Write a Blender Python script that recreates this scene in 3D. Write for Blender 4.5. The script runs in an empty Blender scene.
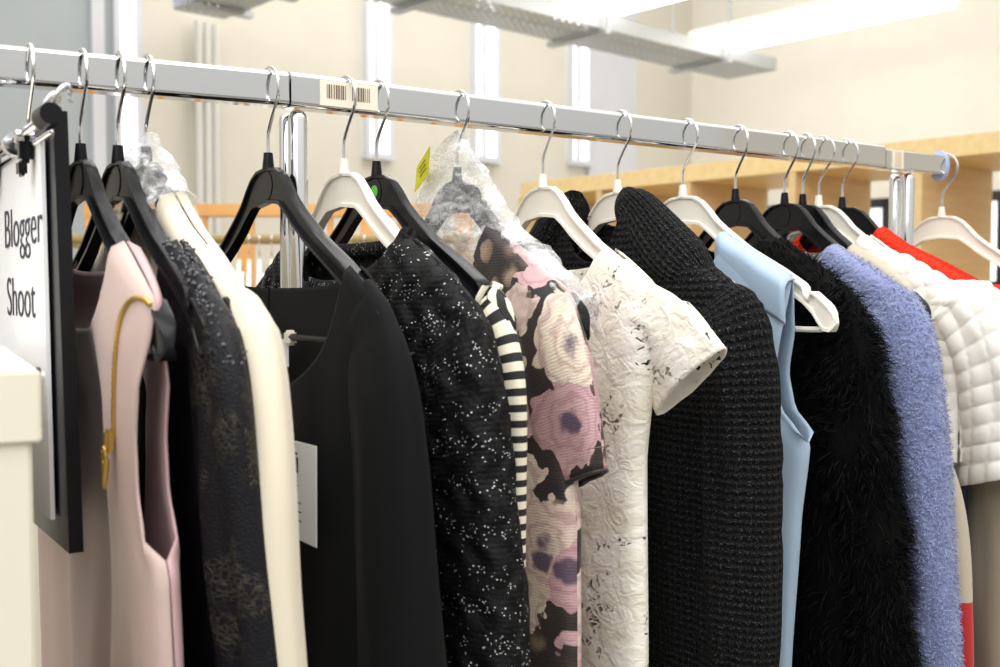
import bpy, bmesh, math, random
from mathutils import Vector, noise
random.seed(7)
sc = bpy.context.scene
COL = sc.collection
PI = math.pi
# ------------------------------------------------------------------ camera, world, lights, exposure
EYE = 1.48            # camera height
DR = 0.90             # distance from camera to the rail
NZ = EYE + 0.106      # height of the hanger heads
HEAD = math.radians(34.5)
PITCH = math.radians(2.34)
cd = bpy.data.cameras.new('camera'); cam = bpy.data.objects.new('camera', cd); COL.objects.link(cam)
cam.location = (0, 0, EYE)
cam.rotation_euler = (PI/2 - PITCH, 0, -HEAD)
cd.sensor_width = 36; cd.lens = 38.34; cd.clip_start = .02
cd.dof.use_dof = True; cd.dof.focus_distance = 1.02; cd.dof.aperture_fstop = 7.0
sc.camera = cam
w = bpy.data.worlds.new('world'); sc.world = w; w.use_nodes = True
bg = w.node_tree.nodes['Background']; bg.inputs[0].default_value = (1.0, .98, .94, 1); 
_t = w.node_tree; _tc = _t.nodes.new('ShaderNodeTexCoord'); _sp = _t.nodes.new('ShaderNodeSeparateXYZ'); _mr = _t.nodes.new('ShaderNodeMapRange')
_t.links.new(_tc.outputs['Generated'], _sp.inputs[0]); _t.links.new(_sp.outputs['Z'], _mr.inputs['Value']); _t.links.new(_mr.outputs[0], bg.inputs[1])
_mr.inputs['From Min'].default_value = -.15; _mr.inputs['From Max'].default_value = .75; _mr.inputs['To Min'].default_value = .17; _mr.inputs['To Max'].default_value = 1.15   # bright ceiling, dimmer room below
sc.view_settings.view_transform = 'Standard'; sc.view_settings.look = 'None'
sc.view_settings.exposure = 0.52; sc.view_settings.gamma = 1; sc.view_settings.use_curve_mapping = False
sc.cycles.use_denoising = True
sc.cycles.max_bounces = 8; sc.cycles.transparent_max_bounces = 16
def area(name, loc, size, power, color, target):
    l = bpy.data.lights.new(name, 'AREA'); l.shape = 'RECTANGLE'; l.size, l.size_y = size; l.energy = power; l.color = color
    o = bpy.data.objects.new(name, l); COL.objects.link(o); o.location = loc
    o.rotation_euler = (Vector(target) - Vector(loc)).to_track_quat('-Z', 'Y').to_euler()
    return o
area('ceiling_lamp_light', (0.2, 0.1, 3.1), (2.2, 1.2), 26, (1, .975, .94), (.6, .7, 1.5))
area('ceiling_lamp_light', (-1.5, -.6, 2.9), (2.0, 1.0), 15, (.95, .97, 1.0), (.6, .9, 1.4))
area('ceiling_lamp_light', (1.8, 2.4, 3.2), (2.4, 1.2), 18, (1, .975, .94), (1.6, 2.6, 0))
area('ceiling_lamp_light', (2.6, 3.6, 3.6), (3.0, 2.0), 18, (1, .975, .94), (2.8, 4.0, 0))

# ------------------------------------------------------------------ node helpers
class NT:
    def __init__(s, name):
        s.m = bpy.data.materials.new(name); s.m.use_nodes = True
        s.t = s.m.node_tree; s.b = s.t.nodes['Principled BSDF']; s.out = s.t.nodes['Material Output']
    def n(s, typ, ins=None, **kw):
        x = s.t.nodes.new(typ)
        for k, v in kw.items(): setattr(x, k, v)
        for k, v in (ins or {}).items(): s.set(x, k, v)
        return x
    def set(s, x, k, v):
        if isinstance(v, bpy.types.NodeSocket): s.t.links.new(v, x.inputs[k])
        else:
            if isinstance(v, (tuple, list)) and len(v) == 3 and x.inputs[k].type == 'RGBA': v = (*v, 1)
            x.inputs[k].default_value = v
    def uv(s): return s.n('ShaderNodeTexCoord').outputs['UV']
    def obj(s): return s.n('ShaderNodeTexCoord').outputs['Object']
    def noise(s, vec, scale, detail=3, rough=.5, out='Fac'): return s.n('ShaderNodeTexNoise', {'Vector': vec, 'Scale': scale, 'Detail': detail, 'Roughness': rough}).outputs[out]
    def vor(s, vec, scale, out='Distance', **kw): return s.n('ShaderNodeTexVoronoi', {'Vector': vec, 'Scale': scale}, **kw).outputs[out]
    def math(s, op, a, b=0.0, c=0.0, clamp=False):
        x = s.n('ShaderNodeMath', operation=op, use_clamp=clamp); s.set(x, 0, a); s.set(x, 1, b); s.set(x, 2, c); return x.outputs[0]
    def vmath(s, op, a, b):
        x = s.n('ShaderNodeVectorMath', operation=op); s.set(x, 0, a); s.set(x, 1, b); return x.outputs[0]
    def mul(s, v, xyz): return s.n('ShaderNodeMapping', {'Vector': v, 'Scale': xyz}).outputs[0]
    def step(s, v, a, b): return s.n('ShaderNodeMapRange', {'Value': v, 'From Min': a, 'From Max': b}, interpolation_type='SMOOTHSTEP').outputs[0]
    def mix(s, f, a, b):
        x = s.n('ShaderNodeMix', data_type='RGBA'); s.set(x, 0, f); s.set(x, 6, a); s.set(x, 7, b); return x.outputs[2]
    def ramp(s, f, stops, const=False):
        x = s.n('ShaderNodeValToRGB', {'Fac': f}); e = x.color_ramp.elements
        if const: x.color_ramp.interpolation = 'CONSTANT'
        e[0].position = stops[0][0]; e[0].color = (*stops[0][1], 1); e[1].position = stops[-1][0]; e[1].color = (*stops[-1][1], 1)
        for p, c in stops[1:-1]: q = e.new(p); q.color = (*c, 1)
        return x.outputs[0]
    def sep(s, v): return s.n('ShaderNodeSeparateXYZ', {0: v}).outputs
    def bump(s, h, strength=.5, dist=.001):
        x = s.n('ShaderNodeBump', {'Height': h, 'Strength': strength, 'Distance': dist}); s.t.links.new(x.outputs[0], s.b.inputs['Normal']); return x
    def base(s, c): s.set(s.b, 'Base Color', c)
    def p(s, **kw):
        for k, v in kw.items(): s.set(s.b, {'rough': 'Roughness', 'metal': 'Metallic', 'sheen': 'Sheen Weight', 'coat': 'Coat Weight', 'ior': 'IOR', 'spec': 'Specular IOR Level', 'alpha': 'Alpha', 'trans': 'Transmission Weight', 'sss': 'Subsurface Weight'}[k], v)
        return s
def srgb(h):
    c = [int(h[i:i+2], 16)/255 for i in (0, 2, 4)]
    return tuple(x/12.92 if x <= .04045 else ((x+.055)/1.055)**2.4 for x in c)
def plain(name, col, rough=.5, bumps=None, **kw):
    m = NT(name); c = srgb(col) if isinstance(col, str) else col
    v = m.obj(); n = m.noise(v, 6, 3)
    m.base(m.mix(n, tuple(x*.96 for x in c), tuple(min(1, x*1.04) for x in c))); m.p(rough=rough, **kw)
    if bumps: m.bump(m.noise(v, bumps[0], 2), bumps[1], bumps[2])
    return m.m
def emit(name, col, strength):
    m = NT(name); m.base(col); m.set(m.b, 'Emission Color', col); m.set(m.b, 'Emission Strength', strength); return m.m

M = {}
M['chrome'] = plain('chrome', (.72, .73, .74), .07, metal=1)
M['wire'] = plain('hook_wire', (.75, .76, .78), .16, metal=1)
M['steel'] = plain('galvanised_steel', (.45, .47, .48), .4, metal=.6)
M['black_plastic'] = plain('black_plastic', (.008, .008, .010), .24, spec=.16)
M['white_plastic'] = plain('white_plastic', 'ece6da', .35)
M['tube_white'] = plain('conduit_white', 'd9d8d2', .35)
M['gold'] = plain('gold_metal', (.62, .42, .12), .3, metal=1)
M['paper'] = plain('paper', 'f2f3f6', .7)
M['ink'] = plain('ink', (.03, .03, .06), .6)
M['red_ink'] = plain('red_ink', (.6, .03, .05), .6)
M['green'] = plain('green_sticker', '5fc04c', .5)
M['yellow'] = plain('yellow_label', 'e6de1e', .5)
M['cream_card'] = plain('cream_label', 'e9e1cf', .5)
M['brown_ink'] = plain('brown_ink', (.18, .12, .09), .6)
M['box'] = plain('box_card', 'e3ddcb', .6, (300, .1, .0005))
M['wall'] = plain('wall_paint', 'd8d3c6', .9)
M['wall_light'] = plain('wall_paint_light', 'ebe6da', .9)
M['floor'] = plain('floor_vinyl', '8f8a80', .6)
M['blind_grey'] = plain('blind_grey', 'aab1b4', .8)
M['blind_lilac'] = plain('blind_lilac', 'd5d6dc', .8)
M['blackframe'] = plain('window_frame_black', (.02, .02, .025), .4)
M['blue_cap'] = plain('end_cap_blue', 'a9b8dd', .25)
M['tape'] = plain('tape', 'd9c6ad', .5)
M['lamp'] = emit('lamp_diffuser', (1, .98, .94), 3.2)
M['daylight'] = emit('window_daylight', (.88, .94, 1), 1.5)
M['daylight_soft'] = emit('window_daylight_soft', (.9, .93, 1), .9)
M['board'] = emit('window_bright', (1, 1, 1), .85)
def wood(name, c1, c2):
    m = NT(name); v = m.mul(m.obj(), (1.5, 1.5, 14)); n = m.noise(v, 3, 6, .6)
    m.base(m.mix(m.step(n, .3, .7), srgb(c1), srgb(c2))); m.p(rough=.5); return m.m
def woodh(name, c1, c2):
    m = NT(name); v = m.mul(m.obj(), (1.2, 14, 14)); n = m.noise(v, 3, 6, .6)
    m.base(m.mix(m.step(n, .3, .7), srgb(c1), srgb(c2))); m.p(rough=.5); return m.m
M['maple'] = woodh('maple_veneer', 'dfc288', 'e8cf9a')
M['maple_v'] = wood('maple_veneer_upright', 'd6b683', 'dfc394')
M['beech'] = woodh('beech_wood', 'd79b55', 'e3ac68')
M['oldwood'] = woodh('olive_wood', '8c7647', '9d8653')

# --- fabrics
def satin(name, col, rough=.5, sheen=.2, fine=1800, st=.15):
    m = NT(name); c = srgb(col) if isinstance(col, str) else col
    m.p(spec=.10 if max(c) < .02 else .4)
    uv = m.uv(); n = m.noise(uv, 12, 3)
    m.base(m.mix(n, tuple(x*.97 for x in c), tuple(min(1, x*1.03) for x in c))); m.p(rough=rough, sheen=sheen)
    m.bump(m.noise(uv, fine, 1), st, .0004); return m.m
M['pink'] = satin('pink_crepe', 'bda69f', .5, .15)
M['pink_in'] = satin('pink_lining', 'b9999b', .4, .1)
M['cream'] = satin('cream_wool', 'dcd2bd', .75, .3, 900, .4)
M['blouse'] = satin('black_crepe', (.005, .0054, .006), .7, .02, 1400, .3)
M['blacklin'] = satin('black_lining', (.008, .008, .010), .5, .0)
M['blue'] = satin('light_blue_satin', 'a3b9cf', .55, .2)
M['beige'] = satin('beige_knit', 'b5aa97', .85, .3, 500, .6)
M['greybeige'] = satin('grey_beige_wool', '9b917f', .85, .3, 600, .6)
M['navy'] = satin('navy_cloth', '141a3a', .6, .1)
M['redcloth'] = satin('red_cloth', 'b02022', .7, .2)
M['whitecloth'] = satin('white_cloth', 'e9e6df', .7, .2)
M['furbase'] = satin('black_fur_base', (.002, .002, .002), .9, .0)
m = NT('black_fur'); m.base((.002, .002, .0025)); m.p(rough=.6, spec=.10); M['fur'] = m.m
m = NT('lilac_yarn'); m.base(m.mix(m.noise(m.obj(), 60, 3), srgb('727da8'), srgb('a2abce'))); m.p(rough=.9, sheen=.4); M['lilac'] = m.m
# black lace with lighter threads
m = NT('black_lace'); uv = m.uv()
d = m.vmath('ADD', uv, m.n('ShaderNodeVectorMath', {0: m.noise(uv, 35, 3, .6, 'Color'), 1: (.03, .03, 0)}, operation='MULTIPLY').outputs[0])
e = m.vor(d, 260, 'Distance', feature='DISTANCE_TO_EDGE'); thread = m.step(e, .16, .04)
patch = m.step(m.noise(uv, 22, 3), .50, .60); thread = m.math('MULTIPLY', thread, patch)
m.base(m.mix(m.math('MULTIPLY', thread, m.step(m.sep(uv)[0], .03, .09)), (.003, .003, .006), (.035, .030, .022))); m.p(rough=.5, spec=.25)
m.bump(m.math('ADD', thread, m.noise(uv, 500, 2)), .8, .0015); M['lace_black'] = m.m
m = NT('black_lace_plain'); uv = m.uv(); n = m.noise(m.mul(uv, (1, .25, 1)), 90, 4, .65)
m.base(m.mix(m.step(n, .5, .75), (.003, .003, .006), (.010, .010, .015))); m.p(rough=.6, spec=.2); m.bump(n, .5, .002); M['lace_body'] = m.m
m = NT('black_sequin_trim'); uv = m.uv(); c = m.vor(uv, 190, 'Color'); r = m.sep(c)[0]
m.base(m.mix(m.step(r, .6, .9), (.01, .01, .014), (.35, .36, .40))); m.p(rough=.2, metal=.3); M['sequin'] = m.m
# glitter knit
def glitter(name, rib=False):
    m = NT(name); uv = m.uv(); s = m.sep(uv)
    if rib: h = m.math('SINE', m.math('MULTIPLY', s[0], 900))
    else:
        a = m.math('SINE', m.math('ADD', m.math('MULTIPLY', s[0], 190), m.math('MULTIPLY', m.math('SINE', m.math('MULTIPLY', s[1], 150)), 1.3)))
        h = m.math('ADD', a, m.math('MULTIPLY', m.math('SINE', m.math('MULTIPLY', s[1], 1500)), .05))
    big = m.math('ADD', h, m.math('MULTIPLY', m.noise(uv, 300, 2), .7))
    c = m.vor(m.mul(uv, (1, 1.3, 1)), 760, 'Color'); r = m.sep(c)[0]; dd = m.vor(m.mul(uv, (1, 1.3, 1)), 760)
    row = m.step(m.math('SINE', m.math('ADD', m.math('MULTIPLY', s[1], 210), m.math('MULTIPLY', m.noise(uv, 18, 2), 9))), -.6, .9)
    sp = m.math('MULTIPLY', m.math('GREATER_THAN', m.math('ADD', r, m.math('MULTIPLY', row, .07)), .990), m.math('LESS_THAN', dd, .45))
    m.base(m.mix(sp, (.004, .004, .0045), (.80, .81, .83))); m.p(rough=.7, spec=.2)
    m.bump(big, .8, .003); return m.m
M['glitter'] = glitter('glitter_knit'); M['glitter_rib'] = glitter('glitter_rib', True)
# stripes
m = NT('striped_jersey'); s = m.sep(m.uv()); f = m.math('FRACT', m.math('MULTIPLY', s[1], 88.0))
m.base(m.mix(m.math('GREATER_THAN', f, .48), (.010, .010, .013), srgb('e6dfc9'))); m.p(rough=.75); m.bump(m.noise(m.uv(), 1500, 1), .3, .0004); M['stripe'] = m.m
m = NT('cream_binding'); m.base(srgb('e8e2d0')); m.p(rough=.7); M['binding'] = m.m
# floral
m = NT('floral_print'); uv = m.uv()
nz = m.n('ShaderNodeVectorMath', {0: m.noise(uv, 45, 3, .55, 'Color'), 1: (.022, .022, 0)}, operation='MULTIPLY').outputs[0]
d = m.vmath('ADD', uv, nz)
dist = m.vor(d, 14.5, 'Distance', ); colr = m.sep(m.vor(d, 14.5, 'Color'))
leaf = m.sep(m.vor(d, 46, 'Color'))
ld = m.vor(d, 46)
back = m.ramp(leaf[0], [(0, srgb('15151f')), (.38, srgb('3a2c27')), (.62, srgb('6d5548')), (.84, srgb('a38d76'))], True)
back = m.mix(m.step(ld, .1, .7), back, srgb('2a211f'))
petal = m.ramp(colr[0], [(0, srgb('c49ea3')), (.36, srgb('ddd0bd')), (.62, srgb('cfa9ab')), (.85, srgb('d8c3b6'))], True)
petal = m.mix(m.math('MULTIPLY', m.step(m.noise(d, 55, 4, .6), .45, .7), .5), petal, srgb('bf9c9c'))
rings = m.math('SINE', m.math('ADD', m.math('MULTIPLY', dist, 34), m.math('MULTIPLY', m.noise(uv, 60, 2), 9)))
petal = m.mix(m.math('MULTIPLY', m.step(rings, .1, 1), .42), petal, srgb('9b6f78'))
petal = m.mix(m.step(m.math('ADD', dist, m.math('MULTIPLY', m.noise(uv, 110, 2), .12)), .27, .16), petal, srgb('5a4a5e'))
fac = m.step(m.math('ADD', dist, m.math('ADD', m.math('MULTIPLY', m.noise(uv, 90, 2), .10), m.math('MULTIPLY', m.vor(uv, 70), .16))), .68, .66)
m.base(m.mix(fac, back, petal)); m.p(rough=.6, sheen=.1)
m.bump(m.math('SINE', m.math('ADD', m.math('MULTIPLY', m.sep(uv)[1], 2600), m.math('MULTIPLY', m.noise(uv, 160, 2), 12))), .25, .0004); M['floral'] = m.m
# white lace with holes
m = NT('white_lace'); uv = m.uv()
d = m.vmath('ADD', uv, m.n('ShaderNodeVectorMath', {0: m.noise(uv, 40, 3, .6, 'Color'), 1: (.03, .03, 0)}, operation='MULTIPLY').outputs[0])
e = m.vor(d, 34, 'Distance', feature='DISTANCE_TO_EDGE'); f2 = m.vor(d, 150, 'Distance')
g1 = m.math('MULTIPLY', m.math('LESS_THAN', e, .13), m.math('LESS_THAN', m.vor(d, 230, 'Distance'), .44))
hole = m.math('MULTIPLY', g1, m.math('GREATER_THAN', m.noise(m.mul(uv, (1, .6, 1)), 26, 3), .545))
petal_ = m.math('SINE', m.math('ADD', m.math('MULTIPLY', m.vor(d, 38, 'Distance'), 26), m.math('MULTIPLY', m.noise(uv, 55, 2), 5)))
m.base(m.mix(m.step(m.noise(uv, 30, 4), .35, .65), srgb('e9e3d2'), srgb('f7f3ea'))); m.p(rough=.7, sheen=.2)
m.set(m.b, 'Alpha', m.math('SUBTRACT', 1, hole))
m.bump(m.math('ADD', m.step(e, 0, .25), m.math('ADD', m.math('MULTIPLY', m.noise(d, 220, 3, .6), 1.1), m.math('MULTIPLY', petal_, .22))), .42, .0018); M['lace_white'] = m.m
# dark chunky knit
def knit(name, c0, c1, fu, fv, horiz=False, d=.0025):
    m = NT(name); uv = m.uv(); s = m.sep(uv)
    A, B = (s[1], s[0]) if horiz else (s[0], s[1])
    a = m.math('SINE', m.math('MULTIPLY', A, fu)); b = m.math('SINE', m.math('ADD', m.math('MULTIPLY', B, fv), m.math('MULTIPLY', m.math('ABSOLUTE', a), 1.6)))
    h = m.math('ADD', m.math('MULTIPLY', b, .6), m.math('ABSOLUTE', a))
    n = m.noise(uv, 650, 3, .7)
    fleck = m.math('MULTIPLY', m.step(n, .55, .66), m.step(h, -.1, .9))
    m.base(m.mix(fleck, c0, c1)); m.p(rough=.8, spec=.15); m.bump(m.math('ADD', h, n), .9, d); return m.m
M['knit'] = knit('charcoal_knit', (.003, .003, .0035), (.12, .12, .125), 420, 900)
M['knit_rib'] = knit('charcoal_rib_knit', (.004, .004, .0045), (.20, .20, .205), 300, 1300, True, .004)
M['red'] = knit('red_rib_knit', srgb('e2331b'), srgb('ef5030'), 500, 1600, True, .002)
m = NT('white_quilting'); uv = m.uv(); m.base(m.mix(m.noise(uv, 20, 3), srgb('dcd8d0'), srgb('e6e2dc'))); m.p(rough=.75, sheen=.2)
m.bump(m.noise(uv, 900, 2), .4, .0008); M['quilt'] = m.m
m = NT('lilac_base'); uv = m.uv(); m.base(m.mix(m.noise(uv, 150, 3), srgb('646f9c'), srgb('8f99c2'))); m.p(rough=.9, sheen=.4); m.bump(m.noise(uv, 260, 3), 1, .004); M['lilac_base'] = m.m
# crinkled clear film
m = NT('clear_film'); v = m.obj(); m.b.inputs['Base Color'].default_value = (.95, .96, .97, 1); m.p(rough=.18)
cr = m.vor(m.vmath('ADD', v, m.n('ShaderNodeVectorMath', {0: m.noise(v, 30, 3, .6, 'Color'), 1: (.03, .03, .03)}, operation='MULTIPLY').outputs[0]), 60, 'Distance', feature='DISTANCE_TO_EDGE')
m.set(m.b, 'Alpha', m.math('ADD', .20, m.math('MULTIPLY', m.step(m.noise(m.mul(v, (1, .5, 1.6)), 40, 4, .7), .42, .68), .5)))
m.bump(m.math('ADD', m.step(cr, 0, .2), m.noise(v, 40, 3)), .5, .0015); M['film'] = m.m
m = NT('perforated_steel'); v = m.obj(); f = m.math('FRACT', m.math('MULTIPLY', m.sep(v)[0], 22)); g = m.math('FRACT', m.math('MULTIPLY', m.sep(v)[1], 28))
hm = m.math('MULTIPLY', m.math('GREATER_THAN', f, .45), m.math('GREATER_THAN', g, .55))
m.base((.55, .57, .57)); m.p(rough=.45, metal=.4); m.set(m.b, 'Alpha', m.math('SUBTRACT', 1, hm)); M['perf'] = m.m

# ------------------------------------------------------------------ object helpers
def link(name, me, mat=None, parent=None, smooth=False):
    o = bpy.data.objects.new(name, me); COL.objects.link(o)
    if mat is not None: me.materials.append(mat)
    if parent: o.parent = parent
    if smooth:
        for p in me.polygons: p.use_smooth = True
    return o
def frombm(name, bm, mat=None, parent=None, smooth=False):
    bmesh.ops.recalc_face_normals(bm, faces=bm.faces)
    me = bpy.data.meshes.new(name); bm.to_mesh(me); bm.free()
    return link(name, me, mat, parent, smooth)
def tag(o, label, cat, group=None):
    o['label'] = label; o['category'] = cat
    if group: o['group'] = group
    return o
def thing(name, label, cat, loc=(0, 0, 0), rotz=0, group=None):
    o = bpy.data.objects.new(name, None); COL.objects.link(o); o.location = loc; o.rotation_euler = (0, 0, rotz)
    o.empty_display_size = .05
    return tag(o, label, cat, group)
def struct(o): o['kind'] = 'structure'; return o
def box(bm, c, s, bev=0):
    r = bmesh.ops.create_cube(bm, size=1); vs = r['verts']
    bmesh.ops.scale(bm, vec=s, verts=vs); bmesh.ops.translate(bm, vec=c, verts=vs)
    if bev:
        es = list({e for v in vs for e in v.link_edges}); bmesh.ops.bevel(bm, geom=es, offset=bev, segments=2, affect='EDGES')
def boxo(name, c, s, mat, parent=None, bev=0):
    bm = bmesh.new(); box(bm, c, s, bev); return frombm(name, bm, mat, parent)
def cyl(bm, p0, p1, r, n=20, r2=None):
    p0, p1 = Vector(p0), Vector(p1); d = p1 - p0
    q = d.to_track_quat('Z', 'Y'); r2 = r if r2 is None else r2
    a = [bm.verts.new(p0 + q @ Vector((r*math.cos(t*2*PI/n), r*math.sin(t*2*PI/n), 0))) for t in range(n)]
    b = [bm.verts.new(p1 + q @ Vector((r2*math.cos(t*2*PI/n), r2*math.sin(t*2*PI/n), 0))) for t in range(n)]
    for i in range(n): bm.faces.new((a[i], a[(i+1) % n], b[(i+1) % n], b[i]))
    bm.faces.new(a[::-1]); bm.faces.new(b)
def tube(bm, pts, r, n=10):
    pts = [Vector(p) for p in pts]; rings = []
    for i, p in enumerate(pts):
        t = (pts[min(i+1, len(pts)-1)] - pts[max(i-1, 0)]).normalized()
        s = t.cross(Vector((1, 0, 0)));
        if s.length < .05: s = t.cross(Vector((0, 0, 1)))
        s.normalize(); c = s.cross(t).normalized()
        rr = r[i] if isinstance(r, (list, tuple)) else r
        rings.append([bm.verts.new(p + s*rr*math.cos(k*2*PI/n) + c*rr*math.sin(k*2*PI/n)) for k in range(n)])
    for A, B in zip(rings, rings[1:]):
        for k in range(n): bm.faces.new((A[k], A[(k+1) % n], B[(k+1) % n], B[k]))
    bm.faces.new(rings[0][::-1]); bm.faces.new(rings[-1])
def autos(o, ang=35):
    me = o.data
    for p in me.polygons: p.use_smooth = True
    bm = bmesh.new(); bm.from_mesh(me)
    for e in bm.edges:
        if len(e.link_faces) == 2 and e.calc_face_angle(0) > math.radians(ang): e.smooth = False
    bm.to_mesh(me); bm.free(); return o
def lerp(tab, x):
    tab = sorted(tab)
    if x <= tab[0][0]: return tab[0][1]
    for (a, va), (b, vb) in zip(tab, tab[1:]):
        if x <= b:
            t = (x-a)/(b-a); t = t*t*(3-2*t)*.35 + t*.65
            return va + (vb-va)*t
    return tab[-1][1]
def catmull(pts, n):
    P = [Vector(p) for p in pts]; P = [P[0]*2-P[1]] + P + [P[-1]*2-P[-2]]; out = []
    for i in range(1, len(P)-2):
        for k in range(n):
            t = k/n; a, b, c, d = P[i-1:i+3]
            out.append(.5*((2*b) + (c-a)*t + (2*a-5*b+4*c-d)*t*t + (3*b-a-3*c+d)*t**3))
    out.append(P[-2]); return out

# ------------------------------------------------------------------ the room (aligned 7.5 deg off the rail)
RA = math.radians(7.5)
FV = Vector((math.sin(HEAD), math.cos(HEAD), 0)); RV = Vector((math.cos(HEAD), -math.sin(HEAD), 0))
def W(r, D, z=0): v = RV*r + FV*D; return Vector((v.x, v.y, EYE + z))   # a point r to the right, D ahead
A_ = Vector((math.cos(RA), math.sin(RA), 0)); B_ = Vector((-math.sin(RA), math.cos(RA), 0))
corner = W(1.213, 6.8); corner.z = 0
def room_obj(name, a, b, z, sa, sb, sz, mat, parent=None, bev=0):
    """box in room axes measured from the corner: a along the window wall (negative = left), b toward the room (negative = nearer)"""
    bm = bmesh.new(); box(bm, (0, 0, 0), (sa, sb, sz), bev)
    o = frombm(name, bm, mat, parent); o.location = corner + A_*a + B_*b + Vector((0, 0, z)); o.rotation_euler = (0, 0, RA)
    return o
struct(room_obj('floor', -2.5, -4, -.05, 11, 14, .1, M['floor']))
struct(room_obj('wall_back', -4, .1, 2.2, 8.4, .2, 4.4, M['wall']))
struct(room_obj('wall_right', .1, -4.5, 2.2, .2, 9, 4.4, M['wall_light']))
def wall_w(px):   # distance along the window wall from the corner for a given bearing
    k = (px-500)/1065.; return -(1.213 - 6.8*k)/(.743 - .669*k)
n = 0
for x0, x1, zb, mk in ((96, 102, 1.0, 'daylight'), (118, 140, 1.0, 'daylight_soft'), (365, 388, 2.12, 'daylight'), (471, 494, 2.16, 'daylight'), (567, 585, 2.2, 'daylight')):
    a0, a1 = wall_w(x0), wall_w(x1); n += 1
    o = struct(room_obj('window_%d' % n, (a0+a1)/2, -.012, (zb+4.2)/2, a1-a0, .02, 4.2-zb, M[mk]))
    bm = bmesh.new()
    for q in (-1, 1): box(bm, (q*(a1-a0)/2, -.012, 0), (.025, .03, 4.2-zb))
    if n > 2: box(bm, (-.02, -.014, 0), (.03, .03, 4.2-zb))
    box(bm, (0, -.015, -(4.2-zb)/2), (a1-a0+.03, .04, .03))
    f = frombm('window_frame', bm, M['blind_lilac'], o)
def blind(x0, x1, zb, mat, label, dz=-.012):
    a0, a1 = wall_w(x0), wall_w(x1)
    t = thing('roller_blind', label, 'blind', corner + A_*(a0+a1)/2 + B_*dz + Vector((0, 0, zb)), RA)
    boxo('blind_cloth', (0, 0, (4.1-zb)/2), (a1-a0, .004, 4.1-zb), mat, t)
    bm = bmesh.new(); cyl(bm, (-(a1-a0)/2, 0, 0), ((a1-a0)/2, 0, 0), .011); autos(frombm('bottom_bar', bm, mat, t))
    bm = bmesh.new(); cyl(bm, (-(a1-a0)/2, 0, 4.12-zb), ((a1-a0)/2, 0, 4.12-zb), .03); autos(frombm('roller_tube', bm, mat, t))
blind(-140, 94, .9, M['blind_grey'], 'wide grey-blue roller blind at the far left, behind the sign')
blind(104, 116, .9, M['blind_grey'], 'narrow grey-blue roller blind strip between two bright window gaps')
blind(586, 634, 1.9, M['blind_lilac'], 'pale lilac-grey roller blind beside the room corner')
# black-framed high window in the right wall, seen through the shelving
def rwall(px):
    k = (px-500)/1065.; return (6.8*k-1.213)/(.669+.743*k)
for i, (x0, x1) in enumerate(((700, 890), (898, 1005), (1010, 1120))):
    b0, b1 = rwall(x0), rwall(x1)
    o = struct(room_obj('window_%d' % (6+i), -.012, -(b0+b1)/2, 1.5, .02, b1-b0, .9, M['board']))
    bm = bmesh.new(); hw = (b1-b0)/2
    for q in (-1, 1): box(bm, (-.02, q*hw, 0), (.05, .05, .95))
    for q in (-1, 0, 1): box(bm, (-.02, 0, q*.45), (.05, b1-b0, .05))
    frombm('window_frame', bm, M['blackframe'], o)
# conduits and cable trays
for i, px in enumerate((195, 203.5, 212)):
    t = thing('conduit_pipe', 'white vertical conduit pipe below the cable tray, %s of three' % ('leftmost', 'middle', 'rightmost')[i], 'pipe', corner + A_*wall_w(px) + B_*-.06 , RA)
    bm = bmesh.new(); cyl(bm, (0, 0, .02), (0, 0, 2.60), .015); autos(frombm('pipe', bm, M['tube_white'], t))
    bm = bmesh.new()
    for z in (.8, 1.55, 2.3):
        bm = bmesh.new(); cyl(bm, (0, 0, z-.012), (0, 0, z+.012), .019); box(bm, (0, .03, z), (.02, .05, .02)); frombm('pipe_clip', bm, M['steel'], t)
def tray(label, p, heading, L, wd=.30, hh=.06):
    t = thing('cable_tray', label, 'cable tray', p, heading)
    boxo('tray_base', (L/2, 0, 0), (L, wd, .003), M['perf'], t)
    for s in (-1, 1):
        bm = bmesh.new(); box(bm, (L/2, s*wd/2, hh/2), (L, .003, hh)); box(bm, (L/2, s*(wd/2-.008), hh), (L, .02, .003)); frombm('tray_side', bm, M['steel'], t)
    for k in range(3):
        x = L*(k+.5)/3; boxo('bracket', (x, 0, -.015), (.04, wd+.06, .02), M['steel'], t)
        for q in (-1, 1):
            bm = bmesh.new(); cyl(bm, (x, q*(wd/2+.02), -.02), (x, q*(wd/2+.02), 1.6), .005, 8); frombm('hanger_rod', bm, M['steel'], t)
tray('long perforated grey cable tray hanging above the middle of the rail', W(1.31, 5.6, 1.12), RA+PI, 2.6)
tray('short grey cable tray ending above the three conduit pipes', W(-1.20, 4.30, 1.1), RA-PI/2, 1.0, .22)
# fluorescent lights
def batten(label, p, L, pw):
    t = thing('ceiling_light', label, 'light', p, RA-PI/2)
    bm = bmesh.new(); box(bm, (L/2, 0, .05), (L, .20, .05), .008); frombm('lamp_housing', bm, M['white_plastic'], t)
    bm = bmesh.new(); box(bm, (L/2, 0, 0), (L-.02, .22, .06), .02); frombm('diffuser', bm, M['lamp'], t)
    for x in (.2, L-.2):
        bm = bmesh.new(); cyl(bm, (x, 0, .07), (x, 0, 1.4), .004, 8); frombm('suspension_wire', bm, M['steel'], t)
batten('long fluorescent light at the upper right, fully above the shelving', W(1.047, 5.66, 1.27), 1.35, 30)
batten('fluorescent light cut by the top edge, above the cable tray', W(.30, 5.05, 1.28), 1.5, 30)

# ------------------------------------------------------------------ maple cube shelving
shelf_o = W(.3897*2.75, 2.75); shelf_o.z = 0
t = thing('cube_shelving_unit', 'tall maple open-backed cube shelving unit behind the right half of the rail', 'shelf', shelf_o, RA)
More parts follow.
